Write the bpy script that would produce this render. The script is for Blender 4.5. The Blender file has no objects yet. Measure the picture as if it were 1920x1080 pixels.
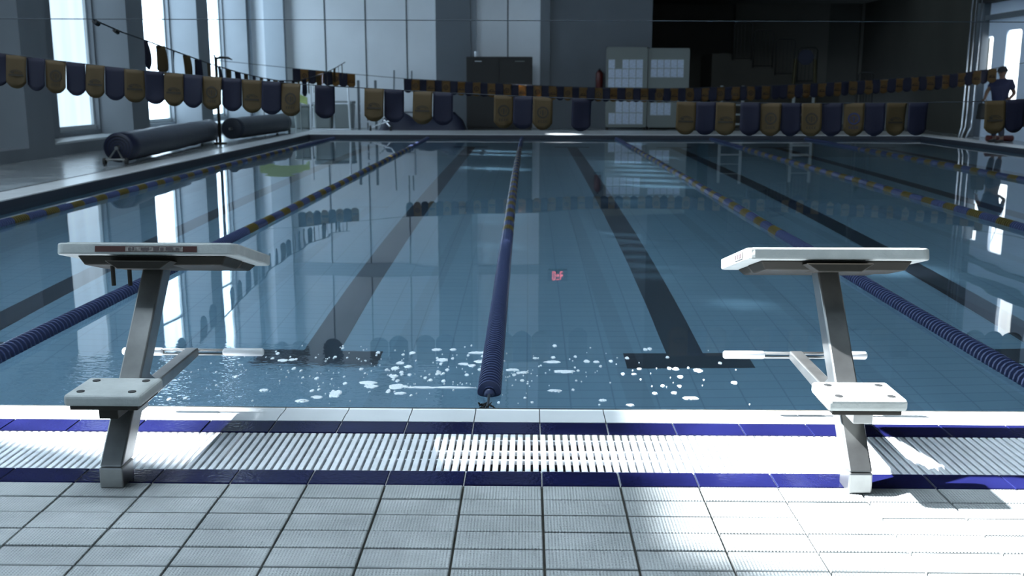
import bpy, math, random
from mathutils import Vector, Matrix
random.seed(7)
sc = bpy.context.scene
C = sc.collection

# ------------------------------------------------------------------ camera
F, PITCH, YAW, ROLL, H = 1900.0, 0.1958, 0.0156, 0.0015, 1.3163
cp, sp, cy, sy, cr, sr = math.cos(PITCH), math.sin(PITCH), math.cos(YAW), math.sin(YAW), math.cos(ROLL), math.sin(ROLL)
FW = Vector((-sy*cp, cy*cp, -sp)); R0 = Vector((cy, sy, 0)); U0 = R0.cross(FW)
RT = R0*cr + U0*sr; UP = U0*cr - R0*sr
cam = bpy.data.cameras.new('camera'); camo = bpy.data.objects.new('camera', cam); C.objects.link(camo)
camo.matrix_world = Matrix(((RT.x, UP.x, -FW.x, 0), (RT.y, UP.y, -FW.y, 0), (RT.z, UP.z, -FW.z, H), (0, 0, 0, 1)))
cam.sensor_width = 36; cam.lens = 36*F/1920; cam.clip_start = .05; cam.clip_end = 300
cam.dof.use_dof = True; cam.dof.focus_distance = 4.0; cam.dof.aperture_fstop = 4.5
sc.camera = camo
CAM = Vector((0, 0, H))

# ------------------------------------------------------------------ view, world, sun
sc.view_settings.view_transform = 'Standard'; sc.view_settings.look = 'None'
sc.view_settings.gamma = 1; sc.view_settings.use_curve_mapping = False
sc.view_settings.exposure = 0.0
sc.cycles.max_bounces = 9; sc.cycles.diffuse_bounces = 4; sc.cycles.glossy_bounces = 4
sc.cycles.transmission_bounces = 5; sc.cycles.transparent_max_bounces = 12
sc.cycles.caustics_refractive = True; sc.cycles.caustics_reflective = False
sc.cycles.sample_clamp_indirect = 8; sc.cycles.blur_glossy = .3
w = bpy.data.worlds.new('World'); sc.world = w; w.use_nodes = True
w.node_tree.nodes['Background'].inputs[0].default_value = (.55, .75, 1, 1)
w.node_tree.nodes['Background'].inputs[1].default_value = 2.0
SUN = Vector((1, -.3, -1)).normalized()
sl = bpy.data.lights.new('sun', 'SUN'); sl.energy = 50; sl.angle = math.radians(1.2); sl.color = (.88, .94, 1)
so = bpy.data.objects.new('sun', sl); C.objects.link(so); so.location = (-20, 8, 25)
so.rotation_euler = SUN.to_track_quat('-Z', 'Y').to_euler()
E_WIN = 6.0      # daylight behind the frosted panes

def ray(px, py):
    return FW + RT*((px-960)/F) - UP*((py-540)/F)
def G(px, py, z=0):            # where a sight line meets the level z
    d = ray(px, py); return CAM + d*((z-H)/d.z)
def V(px, py, Y):              # where it meets the upright plane at distance Y
    d = ray(px, py); return CAM + d*(Y/d.y)
def WX(px, py, X):
    d = ray(px, py); return CAM + d*(X/d.x)

# ------------------------------------------------------------------ materials
def nodes(name):
    m = bpy.data.materials.new(name); m.use_nodes = True
    nt = m.node_tree; return m, nt, nt.nodes['Principled BSDF']
def mat(name, col, rough=.5, metal=0, tcol=None, spec=.5, var=0, vscale=8, bump=0, bscale=40, emis=None, estr=0, sheen=0, trans=0):
    m, nt, b = nodes(name)
    b.inputs['Base Color'].default_value = (*col, 1); b.inputs['Roughness'].default_value = rough
    b.inputs['Metallic'].default_value = metal; b.inputs['Specular IOR Level'].default_value = spec
    if var or bump:
        tc = nt.nodes.new('ShaderNodeTexCoord')
    if var:
        n = nt.nodes.new('ShaderNodeTexNoise'); n.inputs['Scale'].default_value = vscale; n.inputs['Detail'].default_value = 5
        nt.links.new(tc.outputs['Object'], n.inputs['Vector'])
        r = nt.nodes.new('ShaderNodeValToRGB')
        r.color_ramp.elements[0].position = .3; r.color_ramp.elements[1].position = .7
        r.color_ramp.elements[0].color = (*[c*(1-var) for c in col], 1); r.color_ramp.elements[1].color = (*[min(1, c*(1+var)) for c in col], 1)
        nt.links.new(n.outputs[0], r.inputs[0]); nt.links.new(r.outputs[0], b.inputs['Base Color'])
    if bump:
        n2 = nt.nodes.new('ShaderNodeTexNoise'); n2.inputs['Scale'].default_value = bscale; n2.inputs['Detail'].default_value = 3
        nt.links.new(tc.outputs['Object'], n2.inputs['Vector'])
        bp = nt.nodes.new('ShaderNodeBump'); bp.inputs['Strength'].default_value = bump; bp.inputs['Distance'].default_value = .01
        nt.links.new(n2.outputs[0], bp.inputs['Height']); nt.links.new(bp.outputs[0], b.inputs['Normal'])
    if emis:
        b.inputs['Emission Color'].default_value = (*emis, 1); b.inputs['Emission Strength'].default_value = estr
    if trans:   # thin cloth that lets light through
        tr = nt.nodes.new('ShaderNodeBsdfTranslucent'); tr.inputs[0].default_value = (*(tcol or col), 1)
        mx = nt.nodes.new('ShaderNodeMixShader'); mx.inputs[0].default_value = trans
        out = nt.nodes['Material Output']
        nt.links.new(b.outputs[0], mx.inputs[1]); nt.links.new(tr.outputs[0], mx.inputs[2]); nt.links.new(mx.outputs[0], out.inputs[0])
    return m
M = {}
M['coping'] = mat('white_glazed_tile', (.72, .74, .74), .22, var=.05, vscale=3)
M['navy_tile'] = mat('navy_glazed_tile', (.008, .009, .05), .12, var=.15, vscale=6, bump=.06, bscale=60)
M['grout'] = mat('dirty_grout', (.035, .033, .026), .9, var=.5, vscale=25)
M['light_grout'] = mat('pale_grout', (.42, .42, .4), .8, var=.3, vscale=25)
M['grate'] = mat('white_plastic_grate', (.86, .88, .9), .35, var=.08, vscale=20, bump=.25, bscale=220)
M['channel'] = mat('drain_channel', (.02, .02, .022), .5)
M['wall_white'] = mat('white_panel_wall', (.76, .80, .84), .6, var=.05, vscale=.8)
M['wall_grey'] = mat('grey_paint_and_shade', (.13, .15, .17), .65, var=.08, vscale=.8)  # also carries the shade on the darker stretch of back wall
M['wall_mid'] = mat('mid_grey_wall', (.36, .41, .46), .65, var=.06, vscale=.8)
M['wall_pier'] = mat('pier_paint', (.20, .225, .25), .6, var=.1, vscale=.8)
M['wall_dark'] = mat('shade_dark_wall', (.05, .047, .038), .8, var=.15, vscale=.6)  # dark tone puts the lack of light in the recess into the colour
M['wall_blue'] = mat('blue_white_wall', (.74, .84, 1.0), .6, var=.05, vscale=.8)
M['joint'] = mat('panel_joint', (.05, .06, .07), .7)
M['ceiling'] = mat('ceiling_paint', (.10, .11, .12), .8)
M['frame_white'] = mat('white_window_frame', (.55, .6, .62), .4)
M['side_deck'] = mat('wet_side_deck', (.30, .33, .34), .18, var=.35, vscale=1.6, bump=.15, bscale=9)
M['steel'] = mat('brushed_steel', (.33, .33, .32), .32, metal=.9, var=.18, vscale=9, bump=.03, bscale=60)
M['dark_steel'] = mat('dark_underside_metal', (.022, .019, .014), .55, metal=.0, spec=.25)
M['board'] = mat('white_platform_plastic', (.44, .46, .44), .45, var=.1, vscale=14, bump=.2, bscale=90)
M['rubber'] = mat('black_rubber', (.02, .02, .02), .6)
M['label_red'] = mat('dark_red_label', (.06, .014, .009), .5)
M['label_pale'] = mat('pale_label', (.25, .22, .2), .5, var=.6, vscale=90)
M['label_ink'] = mat('label_ink', (.09, .07, .07), .5)
M['grip'] = mat('white_grip_plastic', (.75, .77, .77), .3)
M['navy_float'] = mat('navy_float_plastic', (.05, .065, .14), .25)
M['gold_float'] = mat('yellow_float_plastic', (.085, .064, .014), .35)
M['navy_cloth'] = mat('navy_flag_cloth', (.007, .0075, .026), .7, trans=.3)
M['gold_cloth'] = mat('gold_flag_cloth', (.085, .052, .016), .7, trans=.3)
M['gold_thin'] = mat('thin_gold_flag_cloth', (.085, .052, .016), .7, trans=.45, tcol=(.6, .36, .13))
M['ink'] = mat('flag_print', (.022, .015, .007), .8)
M['blue_ink'] = mat('blue_flag_print', (.015, .018, .06), .8)
M['cord'] = mat('dark_cord', (.03, .035, .045), .7)
M['wire'] = mat('grey_wire', (.05, .06, .07), .5, metal=.5)
M['roll'] = mat('navy_cover_vinyl', (.009, .012, .035), .45, bump=.3, bscale=5)
M['roll2'] = mat('slate_cover_vinyl', (.014, .02, .034), .5, bump=.3, bscale=5)
M['black'] = mat('black_paint', (.014, .013, .012), .6)
M['board_back'] = mat('notice_board_grey', (.21, .23, .22), .7)
M['paper'] = mat('white_paper', (.52, .60, .72), .7, var=.22, vscale=22)
M['white'] = mat('white_metal_paint', (.75, .8, .85), .4)
M['red'] = mat('red_enamel', (.09, .012, .01), .4)
M['green'] = mat('lime_foam', (.55, .68, .25), .6)
M['grey_plastic'] = mat('grey_bin_plastic', (.26, .29, .29), .5)
M['yellow'] = mat('yellow_paint', (.05, .038, .004), .5)
M['chrome'] = mat('chrome_pipe', (.75, .78, .82), .25, metal=.9)
M['skin'] = mat('skin', (.16, .09, .06), .5)
M['shirt'] = mat('navy_shirt', (.014, .016, .05), .8)
M['trousers'] = mat('dark_trousers', (.03, .03, .045), .8)
M['cap'] = mat('black_cap', (.02, .02, .022), .8)
M['foam'] = mat('white_foam', (.85, .92, .95), .4, bump=.5, bscale=120)
M['tarp'] = mat('dark_blue_tarpaulin', (.016, .02, .045), .55, bump=.5, bscale=4)
M['led'] = mat('red_led', (.1, 0, 0), .5, emis=(1, .12, .14), estr=3)
M['weed'] = mat('dark_debris', (.012, .014, .012), .8)
M['dust'] = mat('dark_bolt', (.05, .05, .05), .5, metal=.5)

def pane_mat(name, s, col=(.62, .82, 1)):
    m, nt, b = nodes(name)
    b.inputs['Base Color'].default_value = (.3, .33, .35, 1); b.inputs['Roughness'].default_value = .3
    tc = nt.nodes.new('ShaderNodeTexCoord'); mp = nt.nodes.new('ShaderNodeMapping'); mp.inputs['Scale'].default_value = (1, 2.6, .35)
    n = nt.nodes.new('ShaderNodeTexNoise'); n.inputs['Scale'].default_value = 1.1; n.inputs['Detail'].default_value = 3
    r = nt.nodes.new('ShaderNodeMapRange'); r.inputs[3].default_value = s*.72; r.inputs[4].default_value = s*1.3
    nt.links.new(tc.outputs['Object'], mp.inputs[0]); nt.links.new(mp.outputs[0], n.inputs[0]); nt.links.new(n.outputs[0], r.inputs[0])
    b.inputs['Emission Color'].default_value = (*col, 1); nt.links.new(r.outputs[0], b.inputs['Emission Strength'])
    return m
M['pane'] = pane_mat('frosted_daylit_pane', E_WIN)
M['pane_soft'] = pane_mat('milky_daylit_pane', 1.3)
M['pane_near'] = pane_mat('near_daylit_pane', 4.5, (.64, .83, 1))
M['pane_top_fill'] = pane_mat('top_fill_pane', 11, (.72, .87, 1))
M['pane_high'] = pane_mat('high_fill_pane', 3.0, (.62, .82, 1))
M['pane_rear'] = pane_mat('rear_fill_pane', .6)
M['pane_bright'] = pane_mat('bright_patch_pane', 3.2, (.88, .96, 1))
# clear pane of the added sun openings: thin glass that passes the sun
m, nt, b = nodes('clear_pane'); tr = nt.nodes.new('ShaderNodeBsdfTransparent'); gl = nt.nodes.new('ShaderNodeBsdfGlossy'); gl.inputs[1].default_value = .02
mx = nt.nodes.new('ShaderNodeMixShader'); mx.inputs[0].default_value = .06
nt.links.new(tr.outputs[0], mx.inputs[1]); nt.links.new(gl.outputs[0], mx.inputs[2]); nt.links.new(mx.outputs[0], nt.nodes['Material Output'].inputs[0]); M['clear'] = m

def tile_deck_mat():           # ribbed anti-slip tile
    m, nt, b = nodes('ribbed_deck_tile')
    b.inputs['Roughness'].default_value = .42
    tc = nt.nodes.new('ShaderNodeTexCoord')
    n = nt.nodes.new('ShaderNodeTexNoise'); n.inputs['Scale'].default_value = 5; n.inputs['Detail'].default_value = 6
    nt.links.new(tc.outputs['Object'], n.inputs[0])
    r = nt.nodes.new('ShaderNodeValToRGB'); r.color_ramp.elements[0].position = .3; r.color_ramp.elements[1].position = .68
    r.color_ramp.elements[0].color = (.31, .325, .32, 1); r.color_ramp.elements[1].color = (.44, .455, .45, 1)
    nt.links.new(n.outputs[0], r.inputs[0]); nt.links.new(r.outputs[0], b.inputs['Base Color'])
    mp = nt.nodes.new('ShaderNodeMapping'); mp.inputs['Scale'].default_value = (1, 1, 1)
    w1 = nt.nodes.new('ShaderNodeTexWave'); w1.bands_direction = 'X'; w1.inputs['Scale'].default_value = 32
    w2 = nt.nodes.new('ShaderNodeTexWave'); w2.bands_direction = 'Y'; w2.inputs['Scale'].default_value = 32
    for w_ in (w1, w2): nt.links.new(tc.outputs['Object'], w_.inputs[0])
    mu = nt.nodes.new('ShaderNodeMath'); mu.operation = 'MULTIPLY'
    nt.links.new(w1.outputs[1], mu.inputs[0]); nt.links.new(w2.outputs[1], mu.inputs[1])
    bp = nt.nodes.new('ShaderNodeBump'); bp.inputs['Strength'].default_value = .7; bp.inputs['Distance'].default_value = .004
    nt.links.new(mu.outputs[0], bp.inputs['Height']); nt.links.new(bp.outputs[0], b.inputs['Normal'])
    return m
M['deck'] = tile_deck_mat()
def basin_mat():
    m, nt, b = nodes('pool_basin_tile'); b.inputs['Roughness'].default_value = .5
    tc = nt.nodes.new('ShaderNodeTexCoord')
    br = nt.nodes.new('ShaderNodeTexBrick'); br.offset = 0; br.inputs['Scale'].default_value = 1
    br.inputs['Brick Width'].default_value = .264; br.inputs['Row Height'].default_value = .132; br.inputs['Mortar Size'].default_value = .005
    br.inputs['Color1'].default_value = (.225, .375, .49, 1); br.inputs['Color2'].default_value = (.24, .39, .505, 1); br.inputs['Mortar'].default_value = (.17, .29, .39, 1)
    nt.links.new(tc.outputs['Object'], br.inputs[0]); nt.links.new(br.outputs[0], b.inputs['Base Color'])
    return m
M['basin'] = basin_mat()
M['lane_tile'] = mat('dark_lane_tile', (.035, .04, .055), .5)
def water_mat():
    m, nt, b = nodes('pool_water')
    b.inputs['Base Color'].default_value = (.86, .95, .98, 1); b.inputs['Roughness'].default_value = 0
    b.inputs['IOR'].default_value = 1.33; b.inputs['Transmission Weight'].default_value = 1
    tc = nt.nodes.new('ShaderNodeTexCoord')
    def noise(sc_, mapscale, det=2):
        mp = nt.nodes.new('ShaderNodeMapping'); mp.inputs['Scale'].default_value = mapscale
        n = nt.nodes.new('ShaderNodeTexNoise'); n.inputs['Scale'].default_value = sc_; n.inputs['Detail'].default_value = det
        nt.links.new(tc.outputs['Object'], mp.inputs[0]); nt.links.new(mp.outputs[0], n.inputs[0]); return n.outputs[0]
    big = noise(1.0, (.8, 1, 1), 1); rip = noise(16, (1, 1.7, 1), 2)
    # ripples spread from the overflow spot near the deck
    sx = nt.nodes.new('ShaderNodeVectorMath'); sx.operation = 'SUBTRACT'; sx.inputs[1].default_value = (-1.55, 4.1, -.03)
    nt.links.new(tc.outputs['Object'], sx.inputs[0])
    sc2 = nt.nodes.new('ShaderNodeVectorMath'); sc2.operation = 'MULTIPLY'; sc2.inputs[1].default_value = (.75, 1.0, 0)
    nt.links.new(sx.outputs[0], sc2.inputs[0])
    ln = nt.nodes.new('ShaderNodeVectorMath'); ln.operation = 'LENGTH'; nt.links.new(sc2.outputs[0], ln.inputs[0])
    mr = nt.nodes.new('ShaderNodeMapRange'); mr.interpolation_type = 'SMOOTHSTEP'
    mr.inputs[1].default_value = .1; mr.inputs[2].default_value = 1.25; mr.inputs[3].default_value = 1; mr.inputs[4].default_value = .0
    nt.links.new(ln.outputs['Value'], mr.inputs[0])
    mul = nt.nodes.new('ShaderNodeMath'); mul.operation = 'MULTIPLY'; nt.links.new(rip, mul.inputs[0]); nt.links.new(mr.outputs[0], mul.inputs[1])
    b1 = nt.nodes.new('ShaderNodeBump'); b1.inputs['Strength'].default_value = .1; b1.inputs['Distance'].default_value = .02; nt.links.new(big, b1.inputs['Height'])
    b2 = nt.nodes.new('ShaderNodeBump'); b2.inputs['Strength'].default_value = 1; b2.inputs['Distance'].default_value = .005; nt.links.new(mul.outputs[0], b2.inputs['Height'])
    nt.links.new(b1.outputs[0], b2.inputs['Normal']); nt.links.new(b2.outputs[0], b.inputs['Normal'])
    tr = nt.nodes.new('ShaderNodeBsdfTransparent'); tr.inputs[0].default_value = (.8, .95, 1, 1)
    mx = nt.nodes.new('ShaderNodeMixShader'); mx.inputs[0].default_value = .11
    nt.links.new(b.outputs[0], mx.inputs[1]); nt.links.new(tr.outputs[0], mx.inputs[2]); nt.links.new(mx.outputs[0], nt.nodes['Material Output'].inputs[0])
    return m
M['water'] = water_mat()

# ------------------------------------------------------------------ mesh builder
class MB:
    def __init__(s): s.v = []; s.f = []; s.mi = []
    def add(s, vs, fs, mi=0):
        o = len(s.v); s.v += [tuple(v) for v in vs]; s.f += [tuple(i+o for i in f) for f in fs]; s.mi += [mi]*len(fs); return s
    def box(s, a, b, mi=0):
        x0, y0, z0 = a; x1, y1, z1 = b
        return s.add([(x0,y0,z0),(x1,y0,z0),(x1,y1,z0),(x0,y1,z0),(x0,y0,z1),(x1,y0,z1),(x1,y1,z1),(x0,y1,z1)],
                     [(0,3,2,1),(4,5,6,7),(0,1,5,4),(1,2,6,5),(2,3,7,6),(3,0,4,7)], mi)
    def cbox(s, c, d, mi=0): return s.box([c[i]-d[i]/2 for i in range(3)], [c[i]+d[i]/2 for i in range(3)], mi)
    def tile(s, x0, y0, x1, y1, z0, z1, c=.003, mi=0):   # chamfered tile
        a = [(x0,y0,z0),(x1,y0,z0),(x1,y1,z0),(x0,y1,z0)]; b_ = [(x0,y0,z1-c),(x1,y0,z1-c),(x1,y1,z1-c),(x0,y1,z1-c)]
        t = [(x0+c,y0+c,z1),(x1-c,y0+c,z1),(x1-c,y1-c,z1),(x0+c,y1-c,z1)]
        f = [(8,9,10,11)]
        for i in range(4):
            j = (i+1)%4; f += [(i,j,4+j,4+i),(4+i,4+j,8+j,8+i)]
        return s.add(a+b_+t, f, mi)
    def hull(s, bot, top, mi=0):      # two same-size loops
        n = len(bot); f = [tuple(range(n))[::-1], tuple(range(n, 2*n))]
        for i in range(n): j = (i+1)%n; f.append((i, j, n+j, n+i))
        return s.add(list(bot)+list(top), f, mi)
    def tube(s, pts, r, n=8, mi=0, cap=True):
        pts = [Vector(p) for p in pts]; rs = r if isinstance(r, (list, tuple)) else [r]*len(pts)
        o = len(s.v); prev = None
        for i, p in enumerate(pts):
            t = (pts[min(i+1, len(pts)-1)] - pts[max(i-1, 0)]).normalized()
            a = t.orthogonal().normalized() if prev is None else (prev - t*prev.dot(t)).normalized()
            prev = a; b_ = t.cross(a)
            for k in range(n):
                an = 2*math.pi*k/n; s.v.append(tuple(p + (a*math.cos(an) + b_*math.sin(an))*rs[i]))
        for i in range(len(pts)-1):
            for k in range(n):
                k2 = (k+1)%n; s.f.append((o+i*n+k, o+i*n+k2, o+(i+1)*n+k2, o+(i+1)*n+k)); s.mi.append(mi)
        if cap:
            s.f.append(tuple(o+k for k in range(n))[::-1]); s.f.append(tuple(o+(len(pts)-1)*n+k for k in range(n))); s.mi += [mi, mi]
        return s
    def build(s, name, m, parent=None, smooth=False, bevel=0, seg=2, loc=None, kind=None):
        me = bpy.data.meshes.new(name); me.from_pydata(s.v, [], s.f)
        for q in (m if isinstance(m, (list, tuple)) else [m]): me.materials.append(q)
        me.polygons.foreach_set('material_index', s.mi)
        if smooth: me.polygons.foreach_set('use_smooth', [True]*len(me.polygons))
        me.update()
        o = bpy.data.objects.new(name, me); C.objects.link(o)
        if parent: o.parent = parent
        if loc: o.location = loc
        if bevel:
            bm_ = o.modifiers.new('bevel', 'BEVEL'); bm_.width = bevel; bm_.segments = seg; bm_.limit_method = 'ANGLE'; bm_.angle_limit = .6
            if smooth is None: pass
        if kind: o['kind'] = kind
        return o
def empty(name, loc, rz=0):
    o = bpy.data.objects.new(name, None); C.objects.link(o); o.location = loc; o.rotation_euler = (0, 0, rz); o.empty_display_size = .1; return o
def tag(o, label, cat, group=None, kind=None):
    o['label'] = label; o['category'] = cat
    if group: o['group'] = group
    if kind: o['kind'] = kind
    return o
def copy_tree(o, parent=None, kids=None):
    c = o.copy(); C.objects.link(c)
    if parent: c.parent = parent
    for ch in [q for q in bpy.data.objects if q.parent == o]: copy_tree(ch, c)
    return c
def struct(mb, name, m, **k):
    o = mb.build(name, m, **k); o['kind'] = 'structure'; return o

# ------------------------------------------------------------------ setting: decks, pool
TW, TX = .264, .0516
D_DECK, D_GR0, D_GR1, D_ST, D_POOL, D_FAR, D_BACK = 3.22, 3.345, 3.737, 3.87, 4.085, 27.3, 31.7
XL, XR, ZS, ZW, ZF = -5.85, 10.4, .07, -.03, -1.63
XWL, XWR = -8.5, 11.75
ROWP = .1207
fl = MB(); fl.box((-9.6, -6, -.3), (12.2, D_DECK, -.013), 1)
random.seed(3)
for i in range(-20, 21):
    for j in range(0, 23):
        x0 = TX+i*TW; y1 = D_DECK-j*ROWP
        dz = random.uniform(-.0012, .0012)
        fl.tile(x0+.0038, y1-ROWP+.0042, x0+TW-.0038, y1-.0042, -.02, dz, .002, 0)
struct(fl, 'floor', [M['deck'], M['grout']])
# navy tile strips, coping
st = MB(); st.box((-9.6, D_DECK, -.3), (12.2, D_GR0, -.005), 1)
for i in range(-34, 45): st.tile(TX+i*TW+.002, D_DECK+.002, TX+(i+1)*TW-.002, D_GR0-.002, -.02, .001, .002, 0)
struct(st, 'trim_1', [M['navy_tile'], M['light_grout']])
st = MB(); st.box((-9.6, D_GR1, -.3), (12.2, D_ST, -.005), 1)
for i in range(-34, 45): st.tile(TX+i*TW+.002, D_GR1+.002, TX+(i+1)*TW-.002, D_ST-.001, -.02, .001, .002, 0)
struct(st, 'trim_2', [M['navy_tile'], M['light_grout']])
st = MB(); st.box((XL-3, D_ST, -.3), (XR+2, D_POOL-.012, -.006), 1)
for i in range(-34, 45):
    x0 = TX+i*TW+.002; x1 = x0+TW-.004
    prof = [(D_ST+.001, -.02), (D_POOL, -.06), (D_POOL, -.018), (D_POOL-.03, -.004), (D_POOL-.055, .004), (D_POOL-.06, .0), (D_ST+.09, .0), (D_ST+.085, .003), (D_ST+.001, .002)]
    st.hull([(x0, a, b_) for a, b_ in prof], [(x1, a, b_) for a, b_ in prof], 0)
struct(st, 'trim_3', [M['coping'], M['grout']])
ch = MB(); ch.box((-9.6, D_GR0, -.3), (12.2, D_GR1, -.12)); struct(ch, 'trim_4', M['channel'])
# drain grate
gt = empty('drain_grate', (0, (D_GR0+D_GR1)/2, -.02)); tag(gt, 'white slatted plastic overflow grate between two navy tile strips', 'drain grate')
g = MB(); gp = .0286; y0, y1 = D_GR0+.004-gt.location.y, D_GR1-.004-gt.location.y
for i in range(-130, 131):
    x = i*gp+.004; a = .0098
    g.hull([(x-a*.7, y0, -.02), (x+a*.7, y0, -.02), (x+a*.7, y1, -.02), (x-a*.7, y1, -.02)], [(x-a, y0, .019), (x+a, y0, .019), (x+a, y1, .019), (x-a, y1, .019)])
g.build('slats', M['grate'], gt, bevel=.002, seg=1)
for yy in (y0+.03, y0+.148, y0+.237, y1-.03):
    MB().box((-3.73, yy-.006, -.012), (3.73, yy+.006, .004)).build('cross_bar', M['grate'], gt)

bs = MB()
bs.box((XL-.6, D_POOL-.6, ZF-.2), (XR+.6, D_FAR+.6, ZF))
bs.box((XL-.6, D_POOL-.3, ZF), (XR+.6, D_POOL-.012, -.3)); bs.box((XL-.6, D_FAR+.01, ZF), (XR+.6, D_FAR+.6, -.0))
bs.box((XL-.6, D_POOL-.012, ZF), (XL-.01, D_FAR+.01, 0)); bs.box((XR+.01, D_POOL-.012, ZF), (XR+.6, D_FAR+.01, 0))
bso = struct(bs, 'pool_basin', M['basin'])
ln = MB(); LANE = 2.4935; RX = -.1685
for k in range(-2, 5):
    xc = RX+LANE*(k-.5)
    if k == -2: xc += 0
    if XL < xc < XR:
        ln.box((xc-.125, 6.5, ZF), (xc+.125, D_FAR-2, ZF+.004)); ln.box((xc-.42, 6.45, ZF), (xc+.42, 6.75, ZF+.0045)); ln.box((xc-.42, D_FAR-2.3, ZF), (xc+.42, D_FAR-2, ZF+.0045))
lno = struct(ln, 'pool_lane_marking', M['lane_tile'])
wt = MB(); wt.add([(XL, D_POOL-.002, ZW), (XR, D_POOL-.002, ZW), (XR, D_FAR, ZW), (XL, D_FAR, ZW)], [(0, 1, 2, 3)])
wo = wt.build('pool_water', M['water']); tag(wo, 'still blue swimming pool water mirroring the hall', 'water', kind='stuff')
# raised side and far decks
sd = MB(); sd.box((-9.6, D_POOL-.3, -.3), (XL-.47, D_BACK+.5, ZS)); sd.box((XR+.47, D_POOL-.3, -.3), (12.3, D_BACK+.5, ZS)); sd.box((XL-.47, D_FAR+.45, -.3), (XR+.47, 37, ZS))
struct(sd, 'side_deck', M['side_deck'])
cpg = MB()
cpg.box((XL-.46, D_POOL-.3, -.28), (XL, D_FAR, ZS+.006)); cpg.box((XR, D_POOL-.3, -.28), (XR+.46, D_FAR, ZS+.006)); cpg.box((XL-.46, D_FAR, -.28), (XR+.46, D_FAR+2.6, ZS+.006))
struct(cpg, 'trim_5', M['coping'], bevel=.01)

bt = MB(); bt.box((XL-.01, D_POOL, -.5), (XL+.006, D_FAR, ZS-.012)); bt.box((XR-.006, D_POOL, -.5), (XR+.01, D_FAR, ZS-.012)); bt.box((XL, D_FAR-.006, -.5), (XR, D_FAR+.01, ZS-.012))
struct(bt, 'trim_20', M['lane_tile'])  # dark band colour stands in for shade and reflection on the curb face
sg = MB(); sg.box((XL-.52, D_POOL, .03), (XL-.45, D_FAR+.4, ZS+.003)); struct(sg, 'trim_21', M['channel'])
# ------------------------------------------------------------------ hall shell
ZC = 13.5
def holed(mb, axis, p0, p1, a0, a1, z0, z1, holes, mi=0):
    A = sorted({a0, a1, *[h[0] for h in holes], *[h[1] for h in holes]}); Z = sorted({z0, z1, *[h[2] for h in holes], *[h[3] for h in holes]})
    for i in range(len(A)-1):
        for j in range(len(Z)-1):
            ca, cz = (A[i]+A[i+1])/2, (Z[j]+Z[j+1])/2
            if any(h[0] < ca < h[1] and h[2] < cz < h[3] for h in holes): continue
            if axis == 'x': mb.box((p0, A[i], Z[j]), (p1, A[i+1], Z[j+1]), mi)
            else: mb.box((A[i], p0, Z[j]), (A[i+1], p1, Z[j+1]), mi)
wl = MB(); bays = range(-5, 3); opens = []; panes = []
for k in bays:
    s = 4.69*k; opens.append((18.24+s, 21.96+s, ZS+.21, 8.0)); panes.append((20.0+s, 21.9+s, .42, 7.9))
opens = [(a, b_, c, d) for a, b_, c, d in opens]
holed(wl, 'x', -9.2, XWL, -6, D_BACK, -.3, 8.05, opens)
clear = [(5.65, 7.9, 9.75, 11.9), (6.14, 6.38, 8.9, 9.35), (6.3, 6.56, 9.35, 9.75), (29.9, 31.0, 9.9, 10.9), (12.75, 13.3, 10.6, 11.6)] + [(17.2+.92*q, 17.68+.92*q, 9.25, 10.4) for q in range(8)] + [(25.1, 25.75, 10.3, 10.95), (24.5, 25.0, 8.05, 8.5), (24.75, 25.3, 6.3, 7.9), (25.9, 26.5, 6.3, 7.9), (21.2, 21.8, 6.4, 7.9), (11.2, 11.45, 9.15, 9.8)]  # added unseen openings, shaped to cast the sun patches
low_clear = (5.85, 6.55, 6.0, 8.3)  # added unseen opening for the sun patch on the left
ph = []
for (a, b_, c, d) in panes:
    if a < 6.8 < b_: d = 5.6
    if 15 < a < 16: continue
    if 19 < a < 21: d = 6.35
    if 24 < a < 26: d = 6.25
    ph.append((a, b_, c, d))
high = [(1.5, 4.9, 9.4, 12.6), (8.4, 11.0, 9.4, 12.6), (14.3, 18.6, 9.4, 12.6), (29.6-3, 31.2, 11.4, 13.0)]  # added glowing panes out of view, fill light from high on the left
holed(wl, 'x', -9.55, -9.2, -6, D_BACK, -.3, ZC, ph+clear+high+[low_clear])
struct(wl, 'wall_left', M['wall_pier'])
n = 0
for (a, b_, c, d) in ph:
    n += 1
    soft = a > 19 and a < 21
    w_ = struct(MB().box((-9.40, a, c), (-9.36, b_, d)), 'window_%d' % n, M['pane_soft'] if soft else M['pane'] if a > 15 else M['pane_near'])
    fr = MB()
    fr.box((-9.36, a, c), (-9.28, b_, c+.10)); fr.box((-9.36, a, c), (-9.3, a+.06, d)); fr.box((-9.36, b_-.06, c), (-9.3, b_, d)); fr.box((-9.36, a, 4.6), (-9.31, b_, 4.68))
    fr.build('window_frame', M['frame_white'], w_)
    MB().box((-9.35, a-1.7, ZS), (XWL-.02, b_+.05, ZS+.25)).build('window_sill', M['frame_white'], w_, bevel=.02)
for (a, b_, c, d) in high:
    n += 1; struct(MB().box((-9.40, a, c), (-9.36, b_, d)), 'window_%d' % n, M['pane_high'])
for (a, b_, c, d) in clear+[low_clear]:
    n += 1; w_ = struct(MB().add([(-9.4, a, c), (-9.4, b_, c), (-9.4, b_, d), (-9.4, a, d)], [(0, 1, 2, 3)]), 'window_%d' % n, M['clear'])  # panes closing the added sun openings
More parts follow.
